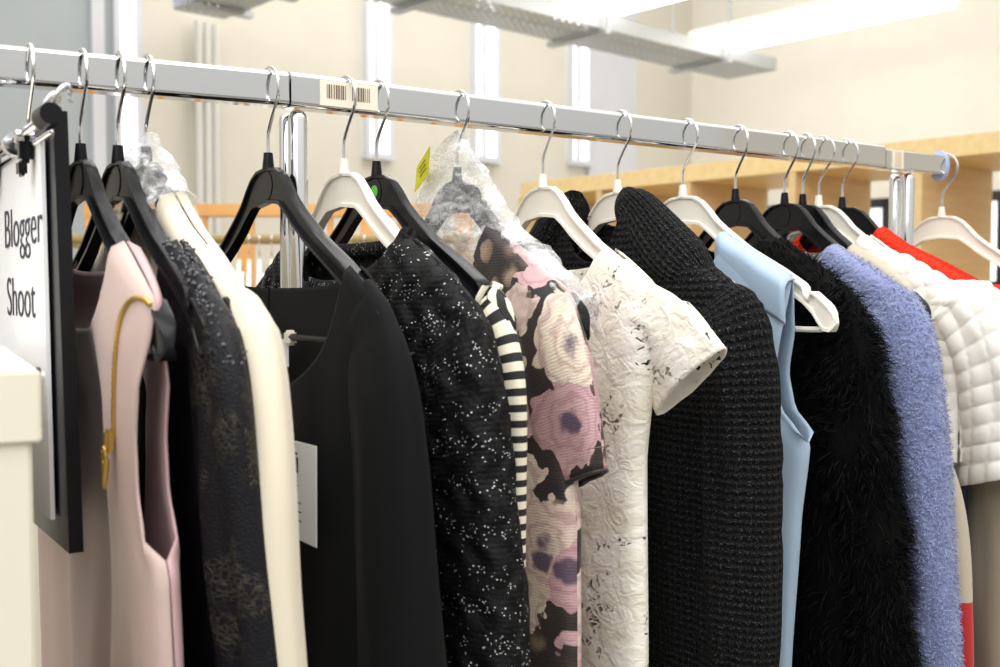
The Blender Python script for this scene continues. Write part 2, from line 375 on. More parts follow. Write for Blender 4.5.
# local: x = depth away (A), y = along (B, positive = left)
PIT = .3705; YL, YR = 4*PIT + .01, -1*PIT-.4
HT = 1.865
def panel(name, c, s, mat): return boxo(name, c, s, mat, t, .001)
DEP = .42
panel('top_board', (DEP/2, (YL+YR)/2, HT-.026), (DEP, YL-YR, .052), M['maple'])
for k, y in enumerate([4*PIT, 3*PIT, 2*PIT, PIT, 0, -PIT]):
    th = .05 if k == 0 else .024
    panel('upright', (DEP/2, y, (HT-.052)/2), (DEP-.004, th, HT-.052), M['maple_v'])
for z in (.026, .40, .765, 1.13, 1.46-.0):
    panel('shelf_board', (DEP/2, (YL+YR)/2, z), (DEP-.01, YL-YR-.04, .022 if z > .1 else .05), M['maple'])

# ------------------------------------------------------------------ wooden clothes rack behind, at the left
rk = W(-.60, 2.9); rk.z = 0
t = thing('wooden_clothes_rack', 'light wooden clothes rack standing in the background behind the black blouse', 'rack', rk, -HEAD)
bm = bmesh.new(); box(bm, (0, 0, 1.695), (1.05, .03, .035), .003); frombm('top_bar', bm, M['beech'], t)
for x in (-.50, -.09, .245, .5):
    bm = bmesh.new(); box(bm, (x, 0, .85), (.045, .03, 1.66), .003); frombm('upright', bm, M['beech'], t)
bm = bmesh.new()
for x in (-.40, -.30, -.20, .05, .14, .33, .42):
    bm = bmesh.new(); cyl(bm, (x, 0, 1.2), (x, 0, 1.68), .008, 10); frombm('spindle', bm, M['beech'], t)
bm = bmesh.new(); cyl(bm, (-.52, -.26, 1.605), (.52, -.26, 1.605), .012); autos(frombm('hanging_rod', bm, M['oldwood'], t))
boxo('spindle_rail', (0, 0, 1.2), (1.0, .025, .03), M['beech'], t, .002)
for x in (-.5, .5):
    boxo('rod_bracket', (x, -.135, 1.605), (.03, .28, .03), M['oldwood'], t, .002); boxo('foot', (x, -.1, .03), (.05, .6, .05), M['beech'], t, .002)

# ------------------------------------------------------------------ the chrome rail
RZ = EYE + .178
R_ = math.radians
DZ = dict(sign=-.005, pink=-.0041, lace=-.0034, cream=-.0029)
def rrect(hy, hz, r, n=5):
    pts = []
    for cx, cz, a0 in ((hy-r, hz-r, 0), (-(hy-r), hz-r, PI/2), (-(hy-r), -(hz-r), PI), (hy-r, -(hz-r), 3*PI/2)):
        for k in range(n+1):
            a = a0 + PI/2*k/n; pts.append((cx + r*math.cos(a), cz + r*math.sin(a)))
    return pts
def bar(name, x0, x1, hy, hz, r, mat, parent):
    bm = bmesh.new(); P = rrect(hy, hz, r)
    A = [bm.verts.new((x0, y, z)) for y, z in P]; B = [bm.verts.new((x1, y, z)) for y, z in P]
    for i in range(len(P)): j = (i+1) % len(P); bm.faces.new((A[i], A[j], B[j], B[i]))
    bm.faces.new(A); bm.faces.new(B[::-1])
    o = autos(frombm(name, bm, mat, parent), 30); md = o.modifiers.new('normals', 'WEIGHTED_NORMAL'); md.keep_sharp = True; md.weight = 100; return o
rail = thing('garment_rail', 'long chrome garment rail holding all the clothes', 'clothes rail', (0, DR, 0))
bar('crossbar', .386, 1.235, .0125, .0152, .0045, M['chrome'], rail).location.z = RZ
eb = bar('extension_bar', -.80, 0, .0120, .0148, .0045, M['chrome'], rail); eb.location = (.384, 0, RZ); eb.rotation_euler = (0, -R_(1.35), 0)
o = bar('extension_bar', 1.237, 1.372, .0118, .0135, .004, M['chrome'], rail); o.location.z = RZ-.002
bm = bmesh.new()
for k in range(24): pass
cyl(bm, (1.372, 0, 0), (1.380, 0, 0), .017, 28); bmesh.ops.scale(bm, vec=(1, .8, 1.25), verts=bm.verts)
cp = frombm('end_cap', bm, M['blue_cap'], rail); cp.location.z = RZ-.002; autos(cp)
bm = bmesh.new(); cyl(bm, (1.380, 0, RZ), (1.386, 0, RZ), .005, 16); cyl(bm, (1.386, 0, RZ), (1.388, 0, RZ), .003, 12); autos(frombm('cap_screw', bm, M['wire'], rail))
for X in (.395, 1.300):
    for dy, dx, r, nm in ((-.001, .002, .0088, 'upright'), (.019, .001, .0080, 'upright')):
        bm = bmesh.new(); top = RZ-.0165
        pts = [(X+dx, dy, .06), (X+dx, dy, 1.40), (X+dx, dy, 1.401), (X+dx, dy, top-.008), (X+dx, dy, top-.004), (X+dx, dy, top-.001), (X+dx, dy, top)]
        tube(bm, pts, [r*1.18, r*1.18, r, r, r*.88, r*.6, r*.2], 24); u_ = autos(frombm(nm, bm, M['chrome'], rail), 50)
    bm = bmesh.new(); box(bm, (X, .0, .045), (.03, .5, .03), .005); frombm('foot_bar', bm, M['chrome'], rail)
    for s in (-1, 1):
        bm = bmesh.new(); cyl(bm, (X-.01, s*.23, .025), (X+.01, s*.23, .025), .025, 20); autos(frombm('castor_wheel', bm, M['black_plastic'], rail))
bm = bmesh.new(); box(bm, (.8475, .0, .045), (.905, .03, .03), .005); frombm('base_bar', bm, M['chrome'], rail)
# barcode sticker and tape, wrapped on the front face of the bar
bs = boxo('barcode_label', (.4425, DR-.0132, RZ-.0005), (.058, .001, .0225), M['cream_card']); tag(bs, 'cream barcode sticker on the chrome rail beside the left upright', 'sticker')
bm = bmesh.new(); x = .420; random.seed(3)
while x < .464:
    ww = random.choice((.0006, .001, .0016)); 
    if not (.440 < x < .444): box(bm, (x, DR-.0139, RZ+.0012), (ww, .0003, .0125))
    x += ww + random.choice((.0007, .001, .0015))
frombm('barcode', bm, M['brown_ink'], bs)
tp = boxo('tape_label', (1.262, DR-.0125, RZ-.002), (.024, .001, .024), M['cream_card']); tag(tp, 'small beige tape label near the right end of the rail', 'label')
boxo('tape_patch', (1.262, DR-.0132, RZ-.002), (.014, .0004, .020), M['tape'], tp)

# ------------------------------------------------------------------ hangers
ZT = [(0, .003), (.02, .001), (.033, -.005), (.045, -.0155), (.055, -.026), (.07, -.037), (.106, -.060), (.151, -.082), (.186, -.101), (.205, -.113), (.215, -.120), (.2215, -.128), (.225, -.138)]
ZTn = ZT[:8] + [(.184, -.100), (.1865, -.110), (.1925, -.113), (.195, -.106), (.205, -.113), (.215, -.120), (.2215, -.128), (.225, -.138)]
ZB = [(0, -.029), (.03, -.032), (.047, -.0425), (.06, -.052), (.087, -.068), (.134, -.091), (.154, -.101), (.186, -.120), (.198, -.130), (.206, -.141), (.213, -.1475), (.220, -.1475), (.225, -.1395)]
def interp(tab, x):
    for (a, va), (b, vb) in zip(tab, tab[1:]):
        if x <= b: return va + (vb-va)*(x-a)/(b-a)
    return tab[-1][1]
def S(u):
    u = abs(u)
    return interp(ZT, u) if u <= .224 else -.140 - (u-.224)*1.6
def hanger_meshes():
    bm = bmesh.new(); secs = []
    us = [i*.004 for i in range(0, 46)] + [.1845, .1865, .1885, .1905, .1925, .1945, .197, .200, .204, .208, .212, .216, .219, .2215, .2235, .225]
    us = sorted(set([-x for x in us] + us))
    for u in us:
        a = abs(u); zt, zb = interp(ZTn, a), interp(ZB, a)
        wf = .0036 + .0028*min(1, a/.16); 
        if a > .212: wf *= math.sqrt(max(.12, 1-((a-.212)/.0135)**2))
        ww = .0016 if a < .2 else wf*.8; ft = min(.0032, (zt-zb)*.28)
        L = [(-wf, zt-.0006), (-wf*.7, zt), (wf*.7, zt), (wf, zt-.0006), (wf, zt-ft), (ww, zt-ft-.0008), (ww, zb+ft+.0008), (wf, zb+ft), (wf, zb), (-wf, zb), (-wf, zb+ft), (-ww, zb+ft+.0008), (-ww, zt-ft-.0008), (-wf, zt-ft)]
        secs.append([bm.verts.new((x, -u, z)) for x, z in L])
    for A, B in zip(secs, secs[1:]):
        for i in range(14): j = (i+1) % 14; bm.faces.new((A[i], A[j], B[j], B[i]))
    bm.faces.new(secs[0]); bm.faces.new(secs[-1][::-1])
    bmesh.ops.recalc_face_normals(bm, faces=bm.faces); body = bpy.data.meshes.new('hanger_body'); bm.to_mesh(body); bm.free()
    bm = bmesh.new(); tube(bm, [(0, -.212, -.143), (0, -.205, -.1455), (0, -.19, -.146), (0, .19, -.146), (0, .205, -.1455), (0, .212, -.143)], .003, 8)
    brm = bpy.data.meshes.new('trouser_bar'); bm.to_mesh(brm); bm.free()
    bm = bmesh.new(); cyl(bm, (0, 0, .001), (0, 0, .0155), .0054, 18, .0040); cl = bpy.data.meshes.new('neck_collar'); bm.to_mesh(cl); bm.free()
    bm = bmesh.new(); cyl(bm, (-.0022, 0, -.0135), (.0022, 0, -.0135), .0125, 30)
    bmesh.ops.scale(bm, vec=(1, 1, 1.0), verts=bm.verts); dc = bpy.data.meshes.new('centre_disc'); bm.to_mesh(dc); bm.free()
    # hook: neck at (0,0,.012) up, bending forward, over the rail, down at the back
    top = .178 + .0152 - .106; R = .0215; cz = top + .0026 - R; cu = .0035
    P = [(0, .012), (0, .026), (.0015, .034), (.010, .046), (.0205, cz-.010), (.0242, cz-.002)]
    for k in range(1, 13):
        a = math.radians(4 + k*14); P.append((cu + R*math.cos(a), cz + R*math.sin(a)))
    P.append((cu-R+.0002, cz-.003))
    bm = bmesh.new(); tube(bm, catmull([(0, -u, z) for u, z in P], 4), .00155, 8); hk = bpy.data.meshes.new('hook'); bm.to_mesh(hk); bm.free()
    for me in (body, brm, cl, dc, hk):
        for p in me.polygons: p.use_smooth = True
        bm = bmesh.new(); bm.from_mesh(me)
        for e in bm.edges:
            if len(e.link_faces) == 2 and e.calc_face_angle(0) > math.radians(40): e.smooth = False
        bm.to_mesh(me); bm.free()
    return body, brm, cl, dc, hk
HM = {}
for c in ('black_plastic', 'white_plastic'):
    ms = hanger_meshes()
    for me, mt in zip(ms, (c, c, c, c, 'wire')): me.materials.append(M[mt])
    HM[c] = ms
def hanger(X, colour, label, rot=0, dz=0, y=0, bar_=True, group=None):
    for k_, v_ in DZ.items():
        if abs(HX[k_]-X) < 1e-6: dz = v_
    t = thing('clothes_hanger', label, 'hanger', (X, DR+y, NZ+dz), rot)
    ms = HM[colour]
    for nm, me in zip(('hanger_body', 'trouser_bar', 'neck_collar', 'centre_disc', 'hook'), ms):
        if nm == 'trouser_bar' and not bar_: continue
        if nm == 'centre_disc' and colour == 'white_plastic': continue
        o = bpy.data.objects.new(nm, me); COL.objects.link(o); o.parent = t
    return t
BP, WP = 'black_plastic', 'white_plastic'
R_ = math.radians
HX = dict(sign=.171, pink=.210, lace=.239, cream=.262, blouse=.369, glit=.443, stripe=.477, floral=.567, wlace=.673, knit=.776, blue=.875, fur=.962, lilac=1.05, block=1.084, quilt=1.115, red=1.162)
ROT = dict(floral=-4, wlace=-6, knit=-4, blue=-2, fur=-12, lilac=-10, block=-14, quilt=-2, red=-2)
ROT = {k: R_(v) for k, v in ROT.items()}
hanger(HX['pink'], BP, 'black plastic hanger poking out of the pale pink dress')
hanger(HX['lace'], BP, 'black plastic hanger holding the black lace garment')
hanger(HX['cream'], BP, 'black plastic hanger under crumpled film inside the cream jacket')
hanger(HX['blouse'], BP, 'black plastic hanger with round centre disc, holding the plain black blouse')
hanger(HX['glit'], WP, 'white plastic hanger inside the black glitter sweater, beside the barcode')
h = hanger(HX['stripe'], BP, 'black plastic hanger with a green round sticker')
bm = bmesh.new(); cyl(bm, (-.0029, 0, -.0135), (-.0021, 0, -.0135), .0062, 24); frombm('green_sticker', bm, M['green'], h)
hanger(HX['floral'], BP, 'black plastic hanger wrapped in clear film, holding the floral dress', ROT['floral'])
hanger(HX['wlace'], WP, 'white plastic hanger holding the white lace top', ROT['wlace'])
hanger(HX['knit'], WP, 'white plastic hanger inside the collar of the charcoal knit cardigan', ROT['knit'])
hanger(HX['blue'], WP, 'white plastic hanger whose curved tip sticks out of the light blue top', ROT['blue'])
hanger(HX['fur'], BP, 'black plastic hanger holding the black fluffy coat, right of the blue top', ROT['fur'])
hanger(HX['lilac'], BP, 'black plastic hanger holding the lilac fluffy sweater', ROT['lilac'])
hanger(HX['block'], BP, 'black plastic hanger right behind the lilac sweater hanger', ROT['block'])
hanger(HX['quilt'], WP, 'white plastic hanger squeezed between black ones, holding the white quilted top', ROT['quilt'])
hanger(HX['red'], BP, 'black plastic hanger holding the red ribbed sweater', ROT['red'])
hanger(1.383, WP, 'empty white plastic hanger at the far right end of the rail', R_(-3), -.003, bar_=False)

# ------------------------------------------------------------------ clothes builder
def garment(name, label, cat, key, dx=0):
    return thing(name, label, cat, (HX[key]+dx, DR, NZ+DZ.get(key, 0)), ROT.get(key, 0))
def body(part, parent, mat, un=.1, nf=.08, nb=.02, Ws=.2, Wf=None, T=.012, he=0, zarm=-.26, hem=-.8, fold=.004, ff=60, seed=0,
         kf=2.0, x0=None, back_mat=None, nA=72, nR=70, solid=.0016, uvf=None, disp=None, topT=.0105, uvs=1.0):
    Wf = Wf or [(0, Ws), (-.8, Ws)]
    x0 = x0 or (lambda u, z: 0)
    sd = seed*7.31
    def halfw(z): return lerp(Wf, z)
    def ztop(a, side):
        u = abs(a)*Ws; s = S(u) + .005
        if u < un:
            dep = nf if side < 0 else nb
            s = S(un) + .005 - dep*(max(0, 1-(u/un)**kf))**(1/kf)
        return s
    def thick(a, u, z):
        dd = max(0, S(min(abs(u), .22)) + .005 - z)
        t = T*(1-math.exp(-dd/.05)) + topT*math.exp(-dd/.12)
        h = t*max(0, 1-abs(a)**7)**.5
        if z > zarm and dd > .004: h = max(h, he*min(1, dd/.06))
        return h * (1-math.exp(-(dd+.0002)/.0022)) if abs(a)*Ws > un-.005 else h
    def xs(a, z, side):
        u = a*halfw(z); h = thick(a, u, z)
        amp = fold*min(1, max(0, -z-.08)/.25)
        fl = amp*(math.sin(u*ff + sd + 3*z) * .6 + math.sin(u*ff*1.9 + sd*2 - 4*z)*.3 + noise.noise(Vector((u*14+sd, z*5, side*3)))*1.3)
        fl *= max(.25, 1-abs(a)**4)
        x = side*h + fl*(.5 + .5*(1 if side < 0 else .6)) + x0(u, z)
        return u, x
    bm = bmesh.new(); uvl = bm.loops.layers.uv.new('UVMap')
    grids = []
    for side in (-1, 1):
        G = []
        for i in range(nA+1):
            a = -1 + 2*i/nA; zt = ztop(a, side); col = []
            for j in range(nR+1):
                tt = (j/nR)**1.25; z = zt + (hem-zt)*tt
                u, x = xs(a, z, side)
                if disp: x += side*disp(u, z)
                col.append((bm.verts.new((x, -u, z)), u, z))
            G.append(col)
        for i in range(nA):
            for j in range(nR):
                q = [G[i][j], G[i+1][j], G[i+1][j+1], G[i][j+1]]
                f = bm.faces.new([v[0] for v in (q if side < 0 else q[::-1])])
                f.smooth = True; f.material_index = 1 if (side > 0 and back_mat) else 0
                qq = q if side < 0 else q[::-1]
                for l, v in zip(f.loops, qq): l[uvl].uv = uvf(v[1], v[2]) if uvf else (v[1]*uvs + (side > 0)*1.7, v[2]*uvs)
    bmesh.ops.remove_doubles(bm, verts=bm.verts, dist=.0006)
    bmesh.ops.recalc_face_normals(bm, faces=bm.faces)
    me = bpy.data.meshes.new(part); bm.to_mesh(me); bm.free()
    o = link(part, me, mat, parent)
    if back_mat: me.materials.append(back_mat)
    if solid:
        md = o.modifiers.new('thickness', 'SOLIDIFY'); md.thickness = solid; md.offset = 0
    def front(u, z):
        a = max(-1, min(1, u/halfw(z))); return xs(a, z, -1)[1]
    o_front = front
    return o, o_front
RINGS = {}
def sleeve(part, parent, mat, path, ru, rx, seed=0, n=36, per=9, fold=.003, solid=.0016, disp=None, uvs=1.0, sq=1.0, endslant=0, snap=True):
    """tube of cloth along path [(u,x,z)...], half-widths ru (in the hanging plane) and rx (along the rail)"""
    P = catmull(path, per); N = len(P); sd = seed*3.17
    cu = catmull([(r, 0, 0) for r in ru], per); cx = catmull([(r, 0, 0) for r in rx], per)
    bm = bmesh.new(); uvl = bm.loops.layers.uv.new('UVMap'); rings = []; L = 0
    for i, p in enumerate(P):
        t = (P[min(i+1, N-1)] - P[max(i-1, 0)]); t.y = 0; t.normalize()
        nrm = Vector((-t.z, 0, t.x))   # outward (away from the body)
        if i: L += (p-P[i-1]).length
        ring = []
        a_, b_ = cu[i].x, cx[i].x
        if snap:
            sg_ = 1 if p.x > 0 else -1; no = nrm if nrm.x*sg_ > 0 else -nrm
            q = p + no*a_; wt = max(0, min(1, (.232-abs(q.x))/.035)); dz = S(q.x) + .0062 - q.z
            p = p + Vector((0, 0, dz*wt)); b_ = max(b_*(1 - .22*wt), .0118 if i > 3 else .010)
        for k in range(n):
            th = 2*PI*k/n; c, s = math.cos(th), math.sin(th)
            c = math.copysign(abs(c)**sq, c); s = math.copysign(abs(s)**sq, s)
            f = 1 + (fold/max(b_, .004))*(noise.noise(Vector((c*2.2+sd, s*2.2, L*7)))*1.4) * min(1, L/.05)
            e = disp(th, L)/max(a_, b_) if disp else 0
            off = nrm*a_*c*(1+e) + Vector((0, 1, 0))*b_*s*(f+e*1.6) + t*endslant*c*a_*(i/(N-1))
            q = p + off
            ring.append((bm.verts.new((q.y, -q.x, q.z)), k, L))
        rings.append(ring)
    per_ = 2*PI*math.sqrt((cu[N//2].x**2 + cx[N//2].x**2)/2)
    for A, B in zip(rings, rings[1:]):
        for k in range(n):
            k2 = (k+1) % n
            f = bm.faces.new((A[k][0], A[k2][0], B[k2][0], B[k][0])); f.smooth = True
            for l, (kk, LL) in zip(f.loops, ((k, A[0][2]), (k+1, A[0][2]), (k+1, B[0][2]), (k, B[0][2]))):
                l[uvl].uv = ((kk/n*per_)*uvs + seed*.37, -LL*uvs + seed*.21)
    bmesh.ops.recalc_face_normals(bm, faces=bm.faces)
    rg = [[Vector((-v[0].co.y, v[0].co.x, v[0].co.z)) for v in ring] for ring in rings]
    me = bpy.data.meshes.new(part); bm.to_mesh(me); bm.free(); o = link(part, me, mat, parent); RINGS[o.name] = rg
    if solid:
        md = o.modifiers.new('thickness', 'SOLIDIFY'); md.thickness = solid; md.offset = 0
    return o
def XZ(pts): return [Vector(p) for p in pts]   # (u, x, z)
def flip(path): return [(-u, x, z) for u, x, z in path]
def ribbon(part, parent, mat, pts, r, n=8): 
    bm = bmesh.new(); tube(bm, [(x, -u, z) for u, x, z in pts], r, n); o = frombm(part, bm, mat, parent, True); return o
# strands on a surface, as real thin blades
def strands(obj_, count, l0, l1, wd, mat, part, parent, down=.8, curl=.4, seed=1, zmin=-.62, clump=0):
    rnd = random.Random(seed); me = obj_.data; me.calc_loop_triangles()
    tris = []; cum = 0
    for t_ in me.loop_triangles:
        c = t_.center
        if c.z > zmin: cum += t_.area; tris.append((cum, t_))
    import bisect; keys = [x[0] for x in tris]; V = []; F = []
    for i in range(count):
        t_ = tris[min(len(tris)-1, bisect.bisect(keys, rnd.random()*cum))][1]
        a, b = rnd.random(), rnd.random()
        if a+b > 1: a, b = 1-a, 1-b
        v = [me.vertices[k].co for k in t_.vertices]; p = v[0] + (v[1]-v[0])*a + (v[2]-v[0])*b
        nrm = t_.normal.copy(); rv = Vector((rnd.gauss(0, 1), rnd.gauss(0, 1), rnd.gauss(0, 1)))*curl
        if clump: rv += Vector((noise.noise(p*clump), noise.noise(p*clump+Vector((9, 0, 0))), noise.noise(p*clump+Vector((0, 9, 0)))))*1.6
        L = l0 + (l1-l0)*rnd.random(); d = (nrm*.9 + rv + Vector((0, 0, -down*.5))).normalized()
        p1 = p + d*L*.5; d2 = (d + Vector((0, 0, -down)) + Vector((rnd.gauss(0, 1), rnd.gauss(0, 1), rnd.gauss(0, 1)))*curl*.8).normalized(); p2 = p1 + d2*L*.5
        s = d.cross(Vector((rnd.random()-.5, rnd.random()-.5, rnd.random()-.5))).normalized()*wd
        k = len(V); V += [p-s, p+s, p1+s*.8, p1-s*.8, p2]; F += [(k, k+1, k+2, k+3), (k+3, k+2, k+4)]
    m2 = bpy.data.meshes.new(part); m2.from_pydata(V, [], F); return link(part, m2, mat, parent)

# ---- sign on a clip hanger (leftmost)
sg = thing('sign_holder', 'white printed sign in a black holder hanging at the left end of the rail', 'sign', (HX['sign'], DR, NZ-.005))
def plate(u0, u1, z0, z1, x, th, mat, name, par, shear=0, zl=None):
    bm = bmesh.new(); L = [(u0, z0), (u1, z0), (u1+shear, z1), (u0, zl if zl is not None else z1)]
    A = [bm.verts.new((x, -u, z)) for u, z in L]; B = [bm.verts.new((x+th, -u, z)) for u, z in L]
    bm.faces.new(A); bm.faces.new(B[::-1])
    for i in range(4): j = (i+1) % 4; bm.faces.new((A[i], A[j], B[j], B[i]))
    return frombm(name, bm, mat, par)
plate(-.185, .078, .029, -.289, .002, .010, M['black_plastic'], 'sign_board', sg, .028)
plate(-.180, .058, .012, -.270, -.003, .003, M['paper'], 'paper_sheet', sg, .014)
def text(body_, size, loc, parent, mat, name='lettering', sx=1.0):
    cu = bpy.data.curves.new(name, 'FONT'); cu.body = body_; cu.size = size; cu.extrude = .0002; cu.offset = -.0006
    o = bpy.data.objects.new(name, cu); COL.objects.link(o); bpy.context.view_layer.update()
    me = bpy.data.meshes.new_from_object(o.evaluated_get(bpy.context.evaluated_depsgraph_get()))
    bpy.data.objects.remove(o)
    for v in me.vertices: x, y, z = v.co; v.co = (loc[0]-z, -(loc[1]+x*sx), loc[2]+y)   # reads towards the camera, faces -X
    me.materials.clear(); return link(name, me, mat, parent)
text('Blogger', .047, (-.0036, -.090, -.066), sg, M['ink'], sx=1.06)
text('Shoot', .047, (-.0036, -.083, -.1225), sg, M['ink'], sx=1.03)
text('n', .047, (-.0036, .029, -.180), sg, M['ink'])
sh = thing('clip_hanger', 'chrome clip hanger with black grips holding the sign', 'hanger', (HX['sign'], DR, NZ-.005))
bm = bmesh.new(); tube(bm, [(-.010, -.110, .018), (-.010, .16, .012)], .0032, 10); frombm('cross_rod', bm, M['wire'], sh, True)
bm = bmesh.new(); tube(bm, [(-.004, -.10, .010), (-.004, .16, .003)], .0020, 10); frombm('lower_rod', bm, M['wire'], sh, True)
hk = bpy.data.objects.new('hook', HM[BP][4]); COL.objects.link(hk); hk.parent = sh
for u in (.036, -.105):
    bm = bmesh.new(); box(bm, (-.009, -u, .006), (.010, .013, .024), .003); box(bm, (-.012, -u, -.010), (.006, .015, .012), .002); frombm('clip', bm, M['black_plastic'], sh)
    bm = bmesh.new(); cyl(bm, (-.016, -u, .014), (-.004, -u, .014), .0055, 16); autos(frombm('clip_spring', bm, M['wire'], sh))
bm = bmesh.new(); cyl(bm, (-.010, .006, .012), (-.010, -.006, .012), .009, 18); autos(frombm('hook_socket', bm, M['wire'], sh))
bm = bmesh.new(); cyl(bm, (-.010, -.108, .0175), (-.010, -.130, .0185), .0085, 18, .0075); autos(frombm('end_knob', bm, M['black_plastic'], sh), 50)
bm = bmesh.new()
for u in (.085, .118):
    bm = bmesh.new(); tube(bm, catmull([(-.006, -u, .014), (-.006, -u-.001, .024), (-.004, -u-.004, .034), (.002, -u-.002, .040), (.006, -u+.004, .037), (.006, -u+.005, .030)], 5), .0020, 8)
    frombm('small_hook', bm, M['wire'], sh, True)

# ---- pink dress
g = garment('sleeveless_dress', 'pale pink sleeveless dress with a gold zip, on the left beside the sign', 'dress', 'pink', 0)
def x0(u, z): return -.004*max(0, (u-.05)/.2) + .006*max(0, -z-.3) + .016*max(0, min(1, (.125-u)/.05))*min(1, max(0, (-z-.1)/.08))
o, fr = body('dress_body', g, M['pink'], un=.130, nf=.066, nb=.02, Ws=.207,
     Wf=[(0, .207), (-.132, .208), (-.165, .198), (-.20, .190), (-.235, .194), (-.262, .212), (-.280, .233), (-.34, .240), (-.8, .27)],
     T=.013, he=.010, zarm=-.272, hem=-.95, fold=.006, ff=48, seed=1, x0=x0, back_mat=M['pink_in'], kf=3.0)
zp = [(.206, -.1115), (.200, -.108), (.190, -.1075), (.180, -.112), (.171, -.122), (.164, -.140), (.158, -.165), (.151, -.205)]
zc = catmull([(u, fr(u, z)-.0015, z) for u, z in zp], 6)
ribbon('zip', g, M['gold'], [tuple(p) for p in zc], .0018)
bm = bmesh.new()
for p in zc[::1]:
    box(bm, (p.y-.001, -p.x, p.z), (.0022, .0042, .0010))
frombm('zip_teeth', bm, M['gold'], g)
u, z = zp[-1]; xx = fr(u, z)-.005
bm = bmesh.new(); box(bm, (xx, -u, z), (.006, .010, .016), .002); box(bm, (xx-.003, -u+.001, z-.020), (.003, .006, .026), .001)
tube(bm, [(xx-.003, -u+.007*math.cos(a/8*2*PI)*.7, z-.010+.006*math.sin(a/8*2*PI)) for a in range(9)], .0012, 6); cyl(bm, (xx-.004, -u-.004, z-.028), (xx-.002, -u-.004, z-.012), .002, 8)
frombm('zip_pull', bm, M['gold'], g)

# ---- black lace garment
g = garment('lace_top', 'black lace long-sleeved garment between the pink dress and the cream jacket', 'top', 'lace', .007)
body('lace_body', g, M['lace_body'], un=.125, nf=.10, nb=.065, Ws=.214, Wf=[(0, .214), (-.15, .215), (-.8, .24)], T=.009, hem=-.8, fold=.004, seed=2, x0=lambda u, z: .007*min(1, max(0, (-z-.1)/.1)))
P = [(.150, -.001, -.108), (.190, -.001, -.132), (.213, .000, -.170), (.222, .005, -.25), (.228, .015, -.36), (.232, .020, -.55), (.232, .022, -.75)]
sleeve('sleeve', g, M['lace_black'], P, [.034, .036, .036, .036, .038, .040, .04], [.010, .013, .016, .018, .020, .020, .020], 2, fold=.005)
sleeve('sleeve', g, M['lace_body'], flip(P), [.034, .036, .036, .036, .038, .040, .04], [.010, .013, .018, .020, .020, .020, .020], 3)
sp = catmull([(.128, -.006, S(.128)+.002), (.16, -.006, S(.16)+.004), (.195, -.006, S(.195)+.004), (.222, -.006, -.122), (.243, -.003, -.148)], 8)
bm = bmesh.new(); rnd = random.Random(5)
for p in sp:
    for k in range(12):
        q = Vector((p.y + rnd.uniform(-.004, .012), -p.x + rnd.uniform(-.003, .003), p.z + rnd.uniform(-.006, .004)))
        bmesh.ops.create_icosphere(bm, subdivisions=1, radius=rnd.uniform(.0007, .0015), matrix=__import__('mathutils').Matrix.Translation(q))
frombm('bead_trim', bm, M['sequin'], g)

# ---- cream jacket
g = garment('cream_jacket', 'cream long-sleeved jacket hanging behind the black lace garment', 'jacket', 'cream', .003)
body('jacket_body', g, M['cream'], un=.060, nf=.17, nb=.012, Ws=.206, Wf=[(0, .206), (-.14, .21), (-.8, .24)], T=.012, hem=-.85, fold=.003, seed=4, topT=.012, kf=1.6)
P = [(.120, .002, -.088), (.165, .003, -.113), (.196, .004, -.150), (.214, .004, -.215), (.222, .005, -.30), (.228, .011, -.42), (.232, .019, -.58), (.234, .02, -.75)]
sleeve('sleeve', g, M['cream'], P, [.040, .042, .045, .046, .045, .044, .044, .044], [.011, .015, .020, .018, .018, .018, .018, .018], 5, fold=.004)
sleeve('sleeve', g, M['cream'], flip(P), [.040, .042, .045, .046, .045, .044, .044, .044], [.012, .015, .018, .020, .021, .022, .022, .022], 6, fold=.004)
bm = bmesh.new(); box(bm, (.008, .004, -.072), (.001, .020, .013)); frombm('neck_label', bm, M['blacklin'], g)
# film over its shoulders
def film(name, label, key, prof, seed, thick=.016):
    t = garment(name, label, 'plastic wrap', key)
    bm = bmesh.new(); uvl = bm.loops.layers.uv.new('UVMap'); G = []
    nu, nt = 60, 22; u0, u1 = prof[0][0], prof[-1][0]
    for i in range(nu+1):
        u = u0 + (u1-u0)*i/nu; col = []
        zt = lerp([(a, b) for a, b, c in prof], u); zb = lerp([(a, c) for a, b, c in prof], u)
        for j in range(-nt, nt+1):
            s = j/nt; z = zt + (zb-zt)*abs(s)**1.1
            h = thick*math.sqrt(max(0, 1-(1-abs(s))**3))*(1 if s > 0 else -1) if j else 0
            nn = noise.noise(Vector((u*26+z*20+seed, (z-u*.5)*60, s*2)))*.008 + noise.noise(Vector((u*70+seed, z*120, s*3)))*.002
            zz = z + noise.noise(Vector((u*35, s*4, seed)))*.005
            col.append(bm.verts.new((h+nn, -u, zz)))
        G.append(col)
    for i in range(nu):
        for j in range(2*nt): f = bm.faces.new((G[i][j], G[i+1][j], G[i+1][j+1], G[i][j+1])); f.smooth = True
    return t, frombm('film_sheet', bm, M['film'], t, True)
film('plastic_cover', 'crumpled clear plastic film over the hanger of the cream jacket', 'cream', [(-.085, -.030, -.075), (-.05, .004, -.05), (-.02, .018, -.04), (.005, .027, -.030), (.03, .014, -.030), (.055, -.004, -.042), (.085, -.026, -.055)], 3)

